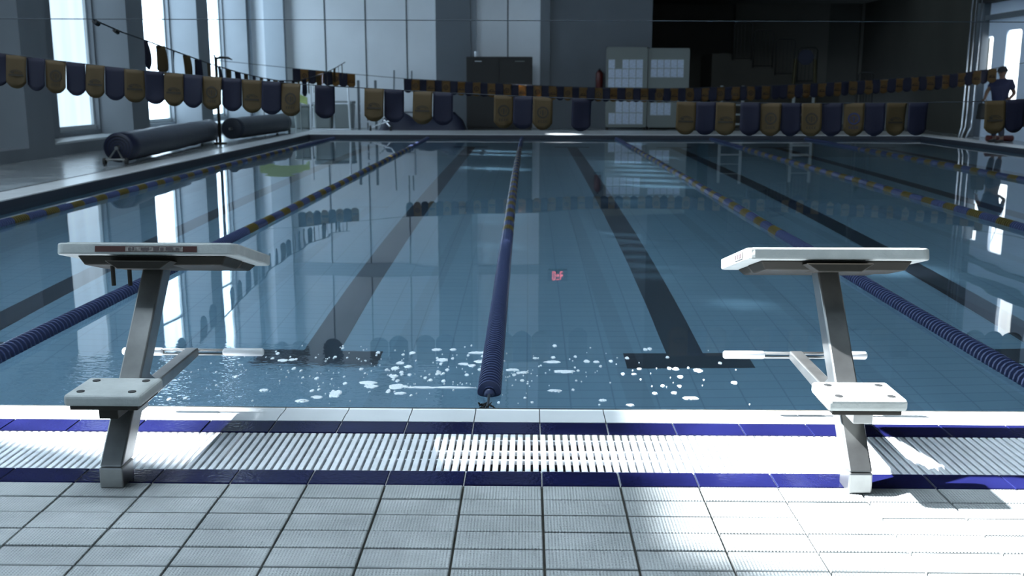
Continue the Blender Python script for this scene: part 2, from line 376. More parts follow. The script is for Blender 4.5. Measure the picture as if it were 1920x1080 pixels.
# back wall
wb = MB()
def bx(px): return V(px, 200, D_BACK).x
x_open = bx(1218)
wb.box((-9.55, D_BACK, -.3), (x_open, D_BACK+.3, ZC), 0)
struct(wb, 'wall_back', M['wall_white'])
def wallstrip(name, px0, px1, dep, m, z1=ZC):
    x0, x1 = bx(px0), bx(px1); return struct(MB().box((x0, D_BACK-dep, ZS), (x1, D_BACK+.01, z1)), name, m)
wallstrip('trim_6', 455, 478, .22, M['wall_mid']); wallstrip('trim_7', 505, 541, .22, M['wall_mid'])
wallstrip('trim_8', 820, 884, .25, M['wall_grey']); wallstrip('trim_9', 884, 894, .12, M['wall_mid']); wallstrip('trim_10', 1012, 1030, .3, M['wall_grey']); wallstrip('trim_11', 1030, 1218, .12, M['wall_grey'])  # wall_grey strips put the shade of this stretch into the wall colour
jt = MB()
for px in (582, 614, 689, 765, 952):
    if px == 582: continue
    x = bx(px); jt.box((x-.018, D_BACK-.008, ZS), (x+.018, D_BACK+.01, ZC))
struct(jt, 'trim_12', M['joint'])
struct(MB().box((bx(541), D_BACK-.1, 4.15), (bx(1012), D_BACK+.01, 4.5)), 'trim_13', M['wall_mid'])
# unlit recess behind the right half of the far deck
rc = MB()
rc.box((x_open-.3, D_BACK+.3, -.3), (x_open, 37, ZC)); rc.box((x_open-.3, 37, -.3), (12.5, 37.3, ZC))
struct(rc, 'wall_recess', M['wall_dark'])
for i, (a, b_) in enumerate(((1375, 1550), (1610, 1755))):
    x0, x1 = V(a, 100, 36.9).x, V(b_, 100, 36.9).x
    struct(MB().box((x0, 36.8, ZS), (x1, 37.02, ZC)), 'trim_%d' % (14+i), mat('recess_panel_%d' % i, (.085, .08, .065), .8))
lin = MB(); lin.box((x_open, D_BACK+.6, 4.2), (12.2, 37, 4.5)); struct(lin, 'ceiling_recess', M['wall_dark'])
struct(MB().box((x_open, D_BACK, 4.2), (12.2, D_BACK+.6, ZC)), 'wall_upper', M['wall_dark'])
# right wall: pale near part, bright patches as glowing panes, shade-dark colour beyond
Y_RE = 26.9
wr = MB()
def ry(px): return WX(px, 150, XWR).y
rw = []
for (pa, pb, za, zb) in ((1816, 1838, 1.5, 2.95), (1843, 1856, 1.5, 2.6), (1880, 1908, .95, 2.7)):
    ya, yb = sorted((ry(pa), ry(pb))); rw.append((ya, yb, za, zb))
rw += [(21.2, 22.3, .95, 2.7), (22.9, 23.5, 3.4, 4.6), (24.2, 25.0, 3.6, 4.8)]
rw[0] = (rw[0][0], Y_RE+.0+(rw[0][1]-rw[0][1])-.02 if rw[0][1] > Y_RE else rw[0][1], rw[0][2], rw[0][3])
holed(wr, 'x', XWR, XWR+.3, 17.0, Y_RE, -.3, 5.4, rw)
struct(wr, 'wall_right', M['wall_blue'])
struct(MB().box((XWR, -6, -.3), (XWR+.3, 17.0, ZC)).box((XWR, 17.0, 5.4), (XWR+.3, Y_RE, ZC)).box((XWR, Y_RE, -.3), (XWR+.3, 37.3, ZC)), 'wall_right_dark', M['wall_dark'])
for (a, b_, c, d) in rw:
    n += 1; w_ = struct(MB().box((XWR+.08, a, c), (XWR+.12, b_, d)), 'window_%d' % n, M['pane_bright'])  # glowing pane for each bright wall patch
    cr_ = .13
    f_ = MB()
    for (ya, za, sy_, sz_) in ((a, c, 1, 1), (b_, c, -1, 1), (a, d, 1, -1), (b_, d, -1, -1)):   # rounded corners
        pts = [(ya, za)] + [(ya+sy_*cr_*(1-math.cos(t)), za+sz_*cr_*(1-math.sin(t))) for t in [i*math.pi/10 for i in range(6)]]
        f_.hull([(XWR+.01, p, q) for p, q in pts], [(XWR+.07, p, q) for p, q in pts])
    f_.build('window_frame', M['wall_blue'], w_)
o = MB().tube([(XWR-.0+.03, rw[2][0]+.1, 1.45), (XWR+.03, rw[2][1]-.1, 2.5)], .012).build('window_bar', M['wall_blue'], bpy.data.objects['window_%d' % (n-3)])
struct(MB().box((XWR-.12, 17, 3.0), (XWR, Y_RE, 3.12)), 'trim_16', M['wall_grey'])
struct(MB().box((XWR-.3, 17, 3.42), (XWR, Y_RE, 3.62)), 'trim_17', M['black'])
struct(MB().box((XWR-.16, Y_RE-.05, ZS), (XWR+.02, Y_RE+.35, 5.4)), 'trim_18', M['wall_grey'])
# wall behind the camera and ceiling
ws = MB(); rear = [(-7.5+2.6*i, -5.6+2.6*i, .6, 4.2) for i in range(4)]  # rear holes take added glowing panes, extra fill behind the camera
holed(ws, 'y', -6.3, -6, -9.55, 12.1, -.3, ZC, rear)
struct(ws, 'wall_rear', M['wall_mid'])
for (a, b_, c, d) in rear:
    n += 1; struct(MB().box((a, -6.2, c), (b_, -6.15, d)), 'window_%d' % n, M['pane_rear'])
top_fill = [(-7.0, -4.6), (-4.0, -1.6), (-1.0, 1.4)]  # added glowing ceiling panes out of view, fill light from above
cl = MB(); holed2 = [(a, b_) for a, b_ in top_fill]
cl.box((-9.6, -6.3, ZC), (12.3, .5, ZC+.3)).box((-9.6, 8.5, ZC), (12.3, 37.3, ZC+.3)); ed = [-9.6]+[q for ab in top_fill for q in ab]+[12.3]
for i in range(0, len(ed), 2): cl.box((ed[i], .5, ZC), (ed[i+1], 8.5, ZC+.3))
struct(cl, 'ceiling', M['ceiling'])
for a, b_ in top_fill:
    n += 1; struct(MB().box((a, .5, ZC+.1), (b_, 8.5, ZC+.14)), 'window_%d' % n, M['pane_top_fill'])

# ------------------------------------------------------------------ starting blocks
def make_block(X, label, left):
    r = empty('starting_block', (X, 3.165, 0)); tag(r, label, 'starting block', 'starting blocks at the pool edge')
    hw = .039
    def sec(y, z, dy=.102): return [(-hw, y, z), (hw, y, z), (hw, y+dy, z), (-hw, y+dy, z)]
    p = MB(); p.hull(sec(0, 0), sec(.002, .072)); p.hull(sec(.004, .074), sec(.53, .69))
    p.build('post', M['steel'], r, bevel=.006, smooth=False)
    # platform, sloping down towards the water
    T = Matrix.Translation((.024 if left else -.002, .385, .770 if left else .762)) @ Matrix.Rotation(math.radians(-14.5), 4, 'X')
    pl = MB(); a, d, rr = .325, .50, .03
    loop = []
    for cx_, cy_, t0 in ((a-rr, rr, -90), (a-rr, d-rr, 0), (-a+rr, d-rr, 90), (-a+rr, rr, 180)):
        for q in range(5): t = math.radians(t0+q*22.5); loop.append((cx_+rr*math.cos(t), cy_+rr*math.sin(t)))
    pl.hull([T @ Vector((x, y, -.042)) for x, y in loop], [T @ Vector((x, y, 0)) for x, y in loop])
    o = pl.build('platform', M['board'], r, bevel=.006)
    rb = MB()
    for i in range(18):
        yy = .03+i*.0255; rb.add([T @ Vector(v) for v in ((-a+.03, yy, .0), (a-.03, yy, .0), (a-.03, yy+.012, .0), (-a+.03, yy+.012, .0), (-a+.03, yy, .004), (a-.03, yy, .004), (a-.03, yy+.012, .004), (-a+.03, yy+.012, .004))],
                                 [(4, 5, 6, 7), (0, 1, 5, 4), (1, 2, 6, 5), (2, 3, 7, 6), (3, 0, 4, 7)])
    rb.build('grip_ribs', M['board'], o)
    pan = MB()
    def slab(x0, x1, y0_, y1_, z0_, z1_, tap=.02):
        pan.hull([T @ Vector(v) for v in ((x0+tap, y0_+tap, z0_), (x1-tap, y0_+tap, z0_), (x1-tap, y1_-tap, z0_), (x0+tap, y1_-tap, z0_))], [T @ Vector(v) for v in ((x0, y0_, z1_), (x1, y0_, z1_), (x1, y1_, z1_), (x0, y1_, z1_))])
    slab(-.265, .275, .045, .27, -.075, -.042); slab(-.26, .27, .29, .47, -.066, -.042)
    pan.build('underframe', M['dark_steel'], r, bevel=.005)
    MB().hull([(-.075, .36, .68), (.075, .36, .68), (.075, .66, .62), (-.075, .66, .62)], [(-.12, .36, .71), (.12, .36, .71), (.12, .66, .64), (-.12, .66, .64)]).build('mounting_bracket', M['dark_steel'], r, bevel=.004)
    # printed label on the edge
    def plate(x0, x1, z0_, z1_, m, par, dy=-.0015, nm='label', side=0):
        if side: vs = [(side*(a+.0015), x0, z0_), (side*(a+.0015), x1, z0_), (side*(a+.0015), x1, z1_), (side*(a+.0015), x0, z1_)]; e = (side*.0012, 0, 0)
        else: vs = [(x0, dy, z0_), (x1, dy, z0_), (x1, dy, z1_), (x0, dy, z1_)]; e = (0, -.0012, 0)
        q = MB().hull([T @ Vector(v) for v in vs], [T @ (Vector(v)+Vector(e)) for v in vs]); return q.build(nm, m, par)
    if left:
        lb = plate(-.18, .185, -.033, -.012, M['label_red'], r); lb['label'] = 'dark red strip with pale worn lettering'
        plate(-.07, .135, -.031, -.014, M['label_pale'], lb, -.003, 'printed_panel')
        for i, (q, w_) in enumerate(((-.06, .008), (-.045, .006), (-.015, .03), (.03, .02), (.055, .012), (.075, .025), (.11, .01))):
            plate(q, q+w_, -.028, -.017+.002*(i % 2), M['label_ink'], lb, -.0045, 'lettering')
        for q in (-.158, -.097):
            c0 = T @ Vector((q, .1, -.07)); MB().tube([c0, c0-Vector((0, 0, .078))], .008, 10).build('hanging_bolt', M['dark_steel'], r)
    else:
        lb = plate(.07, .20, -.034, -.008, M['label_pale'], r, side=-1); lb['label'] = 'small pale label with dark marks on the side edge'
        for q, w_ in ((.085, .03), (.135, .02), (.17, .012)): plate(q-.002, q+w_, -.029, -.014, M['label_ink'], lb, side=-1.004, nm='lettering')
        for q in (-.03, -.012):
            c0 = T @ Vector((q, .062, -.058)); MB().tube([c0, c0-Vector((0, .006, 0))], .004, 8).build('bolt', M['steel'], r)
    # rear step
    stp = MB().box((-.128, -.02, .29), (.128, .19, .33)).build('step', M['board'], r, bevel=.012, seg=3)
    for q in ((-.085, .02), (.085, .02), (-.085, .145), (.085, .145)):
        MB().tube([(q[0], q[1], .329), (q[0], q[1], .3325)], .013, 14).build('bolt_cap', M['rubber'], stp)
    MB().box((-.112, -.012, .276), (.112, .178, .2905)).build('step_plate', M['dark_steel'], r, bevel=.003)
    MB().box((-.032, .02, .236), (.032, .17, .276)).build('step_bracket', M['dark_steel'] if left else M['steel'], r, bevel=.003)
    for q in (-.06, .065): MB().tube([(q, .05, .262), (q, .05, .277)], .008, 10).build('bolt', M['dust'], r)
    # backstroke handle
    arm = MB().hull([(-.028, .20, .19), (.028, .20, .19), (.028, .30, .19), (-.028, .30, .19)], [(-.028, .20, .262), (.028, .20, .262), (.028, .30, .262), (-.028, .30, .262)])
    arm.hull([(-.026, .24, .20), (.026, .24, .20), (.026, .875, .222), (-.026, .875, .222)], [(-.026, .24, .252), (.026, .24, .252), (.026, .875, .258), (-.026, .875, .258)])
    arm.build('handle_arm', M['steel'], r, bevel=.005)
    gus = MB().hull([(-.02, .25, .255), (-.02, .42, .252), (-.02, .33, .31), (-.02, .30, .36)], [(.02, .25, .255), (.02, .42, .252), (.02, .33, .31), (.02, .30, .36)]); gus.build('gusset', M['steel'], r)
    bar = MB().tube([(-.29, .885, .245), (.29, .885, .245)], .006, 10).tube([(-.29, .885, .228), (.29, .885, .228)], .006, 10).build('handlebar', M['steel'], r, smooth=True)
    for x0, x1 in ((-.293, -.125), (.125, .293)):
        pr = []
        MB().tube([(x0, .885, .237), (x0+.006, .885, .237), (x1-.006, .885, .237), (x1, .885, .237)], [.012, .0165, .0165, .012], 14).build('hand_grip', M['grip'], bar, smooth=True)
    return r
make_block(-1.385, 'starting block left of the centre lane rope with a dark red lettered strip', True)
make_block(1.10, 'starting block on the right standing in the sun patch, its post lit white', False)

# ------------------------------------------------------------------ lane ropes
PITCH_D = .043
def disc_verts(mb, y, x, z, r, n=20, mi=0, t=.020):
    prof = [(-PITCH_D/2, r*.5), (-t/2, r*.52), (-t/2*.8, r*.96), (0, r), (t/2*.8, r*.96), (t/2, r*.52), (PITCH_D/2, r*.5)]
    o = len(mb.v)
    for (dy, rr) in prof:
        for k in range(n): a = 2*math.pi*k/n; mb.v.append((x+rr*math.cos(a), y+dy, z+rr*math.sin(a)))
    for i in range(len(prof)-1):
        for k in range(n): k2 = (k+1)%n; mb.f.append((o+i*n+k, o+i*n+k2, o+(i+1)*n+k2, o+(i+1)*n+k)); mb.mi.append(mi)
dn = MB(); disc_verts(dn, 0, 0, 0, .054, 24); pn = dn.build('float_disc', M['navy_float'], smooth=False)
dg = MB(); disc_verts(dg, 0, 0, 0, .054, 24); pg = dg.build('float_disc', M['gold_float'], smooth=False)
protos = (pn.data, pg.data); bpy.data.objects.remove(pn); bpy.data.objects.remove(pg)
names = {-2: 'navy and yellow lane rope nearest the left side deck', -1: 'lane rope passing behind the left starting block', 0: 'centre lane rope ending between the two starting blocks', 1: 'lane rope passing behind the right starting block', 2: 'dim lane rope second to the right of the right block\'s rope'.replace("second to", "next to"), 3: 'farthest right lane rope, nearest the standing person'}
names[2] = 'dim lane rope between the right block\'s rope and the farthest right one'
def sagx(k, y):
    t = (y-4.3)/(D_FAR-4.3); return .03*math.sin(math.pi*t)*(1 if k % 2 else -1)
for k in range(-2, 4):
    X = RX+LANE*k; y0, y1 = 4.34, D_FAR-.25
    r = empty('lane_rope', (X, y0, ZW)); tag(r, names[k], 'lane rope', 'lane ropes across the pool')
    MB().tube([(sagx(k, y)*1.0, y-y0, .005) for y in [D_POOL+.0]+[y0+(y1-y0)*i/30 for i in range(31)]+[D_FAR-.01]], .006, 6).build('cable', M['wire'], r)
    vmin = {-2: 10.2, -1: 4.95, 0: y0, 1: 4.85, 2: 9.4, 3: 14.6}[k]
    rest = MB(); cnt = 0; n_ = int((y1-y0)/PITCH_D)
    for i in range(n_):
        y = y0+.012+i*PITCH_D; ph_ = y-D_POOL
        solid = ph_ < 5.2 or ph_ > D_FAR-D_POOL-4.6
        gold = (not solid) and ((ph_*1.0) % .66) < .30
        zz = .006+.004*math.sin(y*1.7+k)
        if y >= vmin and cnt < 100:
            o = bpy.data.objects.new('float_disc', protos[1 if gold else 0]); C.objects.link(o); o.parent = r
            o.location = (sagx(k, y), y-y0, zz); cnt += 1
        else: disc_verts(rest, y-y0, sagx(k, y), zz, .054, 14 if y < 12 else 8, 1 if gold else 0)
    ro = rest.build('float_disc', [M['navy_float'], M['gold_float']], r, smooth=False); ro['kind'] = 'stuff'
    if k == 0:
        MB().tube([(0, -.02, .004), (0, -.005, .004), (0, .01, .004)], [.012, .028, .032], 16).build('end_cap', M['navy_float'], r, smooth=True)
        ank = MB(); random.seed(5)
        for i in range(26):
            c = Vector((random.uniform(-.035, .035), -.23+random.uniform(-.015, .03), -.0+random.uniform(-.015, .03))); d = Vector([random.uniform(-1, 1) for _ in range(3)]).normalized()*.016
            ank.tube([c-d, c, c+d], [.002, .005, .001], 5)
        ank.build('anchor_hook', M['weed'], r)

# ------------------------------------------------------------------ flag lines
FW_, FH_ = .183, .30
def flag_mesh(seed, gold, emb, w=FW_, h=FH_, n=8):
    rnd = random.Random(seed); bend = rnd.uniform(-.02, .02); tw = rnd.uniform(-.12, .12)
    a = w/2; tip = .05+rnd.uniform(0, .012)
    xs = [-a + w*i/n for i in range(n+1)]; v = []; f = []
    rows = 7
    for j in range(rows+1):
        t = j/rows
        for x in xs:
            low = h - tip*(abs(x)/a)**2.4 if True else h
            z = -t*low; y = bend*math.sin(t*2.2)*(1+.6*x/a) + tw*x*t + .004*math.sin(x*40+seed)*t
            v.append((x, y, z))
    m_ = n+1
    for j in range(rows):
        for i in range(n): f.append((j*m_+i, j*m_+i+1, (j+1)*m_+i+1, (j+1)*m_+i))
    surf = lambda x, z: bend*math.sin(min(1, -z/h)*2.2)*(1+.6*x/a) + tw*x*(-z/h)
    return v, f, surf
def make_flag(parent, loc, rz, seed, gold, emb, roll=0, inkm=None, small=False):
    v, f, surf = flag_mesh(seed, gold, emb)
    mb = MB(); mb.add(v, f)
    o = mb.build('flag', (M['gold_thin'] if small else M['gold_cloth']) if gold else M['navy_cloth'], parent, smooth=True)
    so_ = o.modifiers.new('solid', 'SOLIDIFY'); so_.thickness = .002
    o.location = loc; o.rotation_euler = (0, roll, rz)
    if gold and emb:
        e = MB()
        def quad(pts, off=-.006):
            e.hull([(x, surf(x, z)+off, z) for x, z in pts], [(x, surf(x, z)+off-.0008, z) for x, z in pts])
        if emb == 1:      # round crest over a row of letters
            cz, R_, r_ = -.14, .055, .040; N = 24
            for i in range(N):
                a0, a1 = 2*math.pi*i/N, 2*math.pi*(i+1)/N
                quad([(R_*math.cos(a0), cz+R_*math.sin(a0)), (R_*math.cos(a1), cz+R_*math.sin(a1)), (r_*math.cos(a1), cz+r_*math.sin(a1)), (r_*math.cos(a0), cz+r_*math.sin(a0))])
            quad([(-.007, cz-.03), (.007, cz-.03), (.009, cz+.022), (-.009, cz+.022)])
            quad([(-.024, cz-.015), (-.017, cz-.02), (-.019, cz+.02), (-.027, cz+.014)]); quad([(.017, cz-.02), (.024, cz-.015), (.027, cz+.014), (.019, cz+.02)])
            if not small:
                for i in range(4):
                    x = -.042+i*.023; quad([(x, -.232), (x+.006, -.232), (x+.006, -.212), (x, -.212)]); quad([(x, -.216), (x+.016, -.216), (x+.016, -.211), (x, -.211)]); quad([(x, -.232), (x+.016, -.232), (x+.016, -.228), (x, -.228)])
        elif emb == 2:    # arch of waves over a lettered bar
            N = 14
            for R_, r_, q in ((.060, .054, 1), (.040, .035, .8)):
                for i in range(N):
                    a0, a1 = math.radians(15+150*i/N), math.radians(15+150*(i+1)/N)
                    quad([(R_*math.cos(a0), -.165+R_*.6*math.sin(a0)), (R_*math.cos(a1), -.165+R_*.6*math.sin(a1)), (r_*math.cos(a1), -.165+r_*.55*math.sin(a1)), (r_*math.cos(a0), -.165+r_*.55*math.sin(a0))])
            quad([(-.05, -.163), (-.02, -.163), (-.022, -.15), (-.04, -.146)])
            quad([(-.068, -.186), (.068, -.186), (.068, -.169), (-.068, -.169)])
        e.build('emblem', inkm or M['ink'], o)
    return o
def polyline(tab, x):
    for (x0, y0), (x1, y1) in zip(tab, tab[1:]):
        if x <= x1 or (x1, y1) == tab[-1]: return y0+(y1-y0)*(x-x0)/(x1-x0)
    return tab[-1][1]
YN = 9.53
near_tab = [(-420, 44), (-200, 76), (0, 100), (100, 113), (245, 130), (420, 146), (590, 160), (700, 166), (820, 173), (945, 179), (1090, 185), (1286, 191), (1500, 194), (1700, 193), (1850, 190), (1925, 186), (2300, 160), (2900, 90)]
near_f = [(31, 'w'), (68, 'b'), (105, 'c'), (142, 'b'), (179, 'w'), (216, 'b'), (252, 'w'), (289, 'b'), (326, 'w'), (362, 'b'), (398, 'c'), (435, 'b'), (472, 'w'), (509, 'b'), (546, 'c'), (609, 'b'), (702, 'w'), (739, 'b'), (793, 'w'), (831, 'b'), (945, 'c'), (981, 'b'), (1018, 'c'), (1091, 'b'), (1287, 'w'), (1324, 'b'), (1361, 'w'), (1407, 'b'), (1446, 'c'), (1484, 'b'), (1522, 'c'), (1561, 'b'), (1602, 'k'), (1641, 'b'), (1682, 'w'), (1722, 'b'), (1866, 'w'), (1904, 'b'), (-6, 'b'), (1941, 'w')]
bn = empty('flag_bunting', (0, YN, 1.5)); tag(bn, 'nearest backstroke flag line of large navy and gold pennants across the picture', 'flag line', 'backstroke flag lines')
pts = [V(x, polyline(near_tab, x), YN)-bn.location for x in range(-420, 2900, 40)]
MB().tube(pts, .004, 6).build('cord', M['cord'], bn)
for i, (px, t) in enumerate(near_f):
    p = V(px, polyline(near_tab, px), YN)-bn.location; dz = polyline(near_tab, px+18)-polyline(near_tab, px-18)
    make_flag(bn, p+Vector((0, -.004, 0)), random.Random(i).uniform(-.12, .12), i*3+1, t != 'b', {'b': 0, 'c': 1, 'w': 2, 'k': 1}[t], roll=math.atan2(dz, 36)*.5, inkm=M['blue_ink'] if t == 'k' else None)
YF = 22.6
far_tab = [(405, 113), (549, 128), (662, 139), (765, 148), (865, 153), (975, 159), (1100, 164), (1235, 166), (1300, 165), (1440, 161), (1541, 156), (1685, 147), (1771, 141), (1861, 129), (1990, 105)]
bf = empty('flag_bunting', (0, YF, 1.5)); tag(bf, 'farther backstroke flag line of small pennants in front of the notice boards', 'flag line', 'backstroke flag lines')
MB().tube([V(x, polyline(far_tab, x), YF)-bf.location for x in [405+22.64*q for q in range(71)]], .006, 6).build('cord', M['cord'], bf)
ff = [(556+14.6*i, i % 2) for i in range(8)] + [(764.7+14.3*i, i % 2) for i in range(48)] + [(1455, 0), (1469.5, 0)] + [(1484+14.5*i, (i+1) % 2) for i in range(27)]
for i, (px, gold) in enumerate(ff):
    p = V(px, polyline(far_tab, px), YF)-bf.location
    make_flag(bf, p, random.Random(i+50).uniform(-.1, .1), i*5+2, bool(gold), (1 if i % 4 == 1 else 2) if gold else 0, small=True)
# string running down the pool from the near wire to the far one
XS = -4.0; stab = [(9.53, 1.92), (10.2, 1.84), (10.8, 1.79), (11.4, 1.735), (12.8, 1.61), (14.2, 1.51), (15.5, 1.445), (16.5, 1.41), (18, 1.42), (19.2, 1.50), (20.5, 1.60), (21.6, 1.72), (22.55, 1.84)]
bl = empty('flag_bunting', (XS, 16, 1.5)); tag(bl, 'flag line running lengthwise down the left side, its pennants seen edge-on', 'flag line', 'backstroke flag lines')
def sx_(y): return .10*(y-9.53)/13.0*0
MB().tube([(0, y-16, z-1.5) for y, z in stab], .008, 6).build('cord', M['cord'], bl)
y = 10.82; i = 0
while y < 22.3:
    z = polyline(stab, y); make_flag(bl, (0, y-16, z-1.5), math.pi/2+random.Random(i).uniform(-.25, .25), i+200, i % 2 == 1, 0); y += .42; i += 1
for (y, z, rr) in ((9.6, 1.905, .03), (10.05, 1.85, .025)): MB().tube([(0, y-16-.03, z-1.5), (0, y-16+.05, z-1.52)], rr*.8, 8).build('cord_clamp', M['black'], bl)
w1 = MB().tube([(XWL+.0, YN, 1.935), (0, YN, 1.91), (XWR, YN, 1.88)], .004, 6).build('support_wire', M['wire']); tag(w1, 'thin dark wire stretched across the hall above the near flag line', 'wire')

# stanchions of the far flag line
def stanchion(X, label, sgn):
    r = empty('flag_stanchion', (X, YF, ZS)); tag(r, label, 'flag post')
    MB().tube([(0, 0, 0), (0, 0, 1.88)], .036, 10).build('pole', M['dark_steel'], r, smooth=True)
    MB().tube([(0, 0, 0), (0, 0, .03)], .14, 18).build('base', M['dark_steel'], r)
    MB().tube([(-.03*sgn, 0, 1.93), (-.01*sgn, 0, 1.84), (.1*sgn, 0, 1.87), (.28*sgn, 0, 1.86), (.36*sgn, 0, 1.82)], [.02, .035, .03, .025, .01], 8).build('arm', M['black'], r, smooth=True)
stanchion(V(405, 120, YF).x, 'dark post with a hooked top between the two rolled covers', 1)

# ------------------------------------------------------------------ rolled pool covers
def roll(a, b_, r_, m, label, wheels):
    a, b_ = Vector(a), Vector(b_); L = (b_-a).length; ang = math.atan2(-(b_.x-a.x), b_.y-a.y)
    e = empty('pool_cover_roll', (a.x, a.y, ZS), ang); tag(e, label, 'pool cover', 'rolled covers on the left deck')
    zc = r_+.03; c = MB(); N = 28; ys = [0, .01]+[L*i/16 for i in range(1, 16)]+[L-.01, L]
    rnd = random.Random(int(L*10)); pts = [(0, y, zc) for y in ys]; rad = [r_-.02]+[r_*(1+rnd.uniform(-.03, .03)) for _ in ys[1:-1]]+[r_-.02]
    c.tube(pts, rad, N); c.build('rolled_cover', m, e, smooth=True)
    sp_ = MB(); q = []
    for i in range(60):
        t = i/59*5*math.pi*2*.8; rr = .03+(r_-.05)*i/59; q.append((rr*math.cos(t), -.006, zc+rr*math.sin(t)))
    sp_.tube(q, .005, 5).build('spiral_edge', M['black'], e)
    MB().tube([(0, -.12, zc), (0, L+.12, zc)], .03, 10).build('axle', M['steel'], e)
    for yy in (-.1, L+.1):
        if not wheels and yy < 0: continue
        MB().tube([(-.16, yy, .06), (0, yy, zc), (.1, yy, .06)], .018, 8).tube([(-.2, yy, .09), (.14, yy, .09)], .018, 8).build('end_stand', M['steel'], e)
        for xx in (-.2, .14):
            MB().tube([(xx-.018, yy, .062), (xx+.018, yy, .062)], .06, 14).build('wheel', M['rubber'], e)
roll((-6.62, 16.4, 0), (-7.2, 23.0, 0), .245, M['roll'], 'long navy rolled pool cover lying nearest on the left deck', True)
roll((-6.95, 23.9, 0), (-6.72, 28.0, 0), .25, M['roll2'], 'slate blue rolled pool cover farther along the left deck', False)

# ------------------------------------------------------------------ things along the far wall
YB = 30.9
def fx(px, Y=YB): return V(px, 200, Y).x
def fz(py, Y=YB): return V(990, py, Y).z
# black cabinet
x0, x1 = fx(876), fx(998); r = empty('equipment_cabinet', ((x0+x1)/2, YB, ZS)); tag(r, 'tall black cabinet standing against the far wall', 'cabinet'); hw = (x1-x0)/2; h_ = fz(107)-ZS
MB().box((-hw, -.35, .05), (hw, .35, h_)).build('body', M['black'], r, bevel=.015)
for s in (-1, 1):
    d = MB().box((min(0, s*hw)+.012, -.375, .1), (max(0, s*hw)-.012, -.35, h_-.05)).build('door', M['black'], r, bevel=.006)
    MB().tube([(s*.05, -.39, h_*.45), (s*.05, -.39, h_*.55)], .012, 8).build('handle', M['dark_steel'], d)
    px = (-.62, .6)[s > 0]; MB().box((px-.1*(1+.4*(s > 0)), -.38, h_-.14), (px+.1*(1+.4*(s > 0)), -.376, h_-.125)).build('badge', M['white'] if s < 0 else M['board_back'], d)
MB().box((-hw+.03, -.32, 0), (hw-.03, .32, .05)).build('plinth', M['black'], r)
cx_ = fx(894); c = MB().tube([(cx_, YB-.1, ZS+h_), (cx_, YB-.1, ZS+h_+.16)], [.05, .065], 14).build('cup', M['white']); tag(c, 'white cup on top of the black cabinet', 'cup')
# notice boards with sheets
def notice(pa, pb, ptop, pbot, Y, label, grids, grp):
    x0, x1 = fx(pa, Y), fx(pb, Y); z0, z1 = fz(pbot, Y), fz(ptop, Y); z0 = ZS
    r = empty('notice_board', ((x0+x1)/2, Y, ZS)); tag(r, label, 'notice board', 'notice boards by the far wall'); hw = (x1-x0)/2; h_ = z1-ZS
    MB().box((-hw+.03, -.015, .10), (hw-.03, .015, h_-.03)).build('panel', M['board_back'], r)
    f_ = MB().box((-hw, -.025, .06), (-hw+.04, .025, h_)).box((hw-.04, -.025, .06), (hw, .025, h_)).box((-hw, -.025, h_-.05), (hw, .025, h_)).box((-hw, -.025, .06), (hw, .025, .11)); f_.build('frame', M['board_back'], r, bevel=.004)
    for s in (-1, 1): MB().box((s*(hw-.06)-.02, -.2, 0), (s*(hw-.06)+.02, .2, .06)).build('foot', M['dark_steel'], r)
    for (ga, gb, gt_, gb2, nx, nz, skip) in grids:
        X0, X1, Z1, Z0 = fx(ga, Y-.03), fx(gb, Y-.03), fz(gt_, Y-.03), fz(gb2, Y-.03); w_, h2 = (X1-X0)/nx, (Z1-Z0)/nz
        for i in range(nx):
            for j in range(nz):
                if (i, j) in skip: continue
                xa = X0+i*w_+.008; za = Z1-(j+1)*h2+.008
                p = MB().box((-w_/2+.008, -.0015, 0), (w_/2-.008, .0015, h2-.016)).build('paper_sheet', M['paper'], loc=(xa+w_/2-.008, Y-.019, za))
                tag(p, 'white printed sheet pinned in the paper grid on the '+grp, 'paper', 'sheets on the '+grp)
notice(1135, 1212, 88, 246, YB, 'left notice board of the pair, densely covered in paper sheets', [(1139, 1204, 111, 164, 5, 3, {(1, 0)}), (1141, 1206, 189, 233, 5, 2, {(0, 0)})], 'left notice board')
notice(1213, 1290, 90, 246, YB+.05, 'right notice board of the pair with a short block of sheets', [(1218, 1280, 111, 145, 5, 2, set()), (1219, 1258, 192, 216, 3, 1, set())], 'right notice board')
# fire extinguisher
X, Z0, Z1 = fx(1125), fz(168), fz(128); r = empty('fire_extinguisher', (X, D_BACK-.3, Z0)); tag(r, 'red fire extinguisher hanging left of the notice boards', 'fire extinguisher')
hh = Z1-Z0; MB().tube([(0, 0, 0), (0, 0, .02), (0, 0, hh*.78), (0, 0, hh*.88), (0, 0, hh*.93)], [.09, .11, .11, .07, .03], 18).build('cylinder', M['red'], r, smooth=True)
MB().box((-.03, -.08, hh*.93), (.03, .06, hh)).build('valve', M['black'], r); MB().tube([(.03, -.05, hh*.9), (.13, -.06, hh*.75), (.12, -.06, hh*.25)], .014, 6).build('hose', M['rubber'], r)
MB().box((-.03, .08, hh*.4), (.03, .19, hh*.6)).build('wall_bracket', M['black'], r)
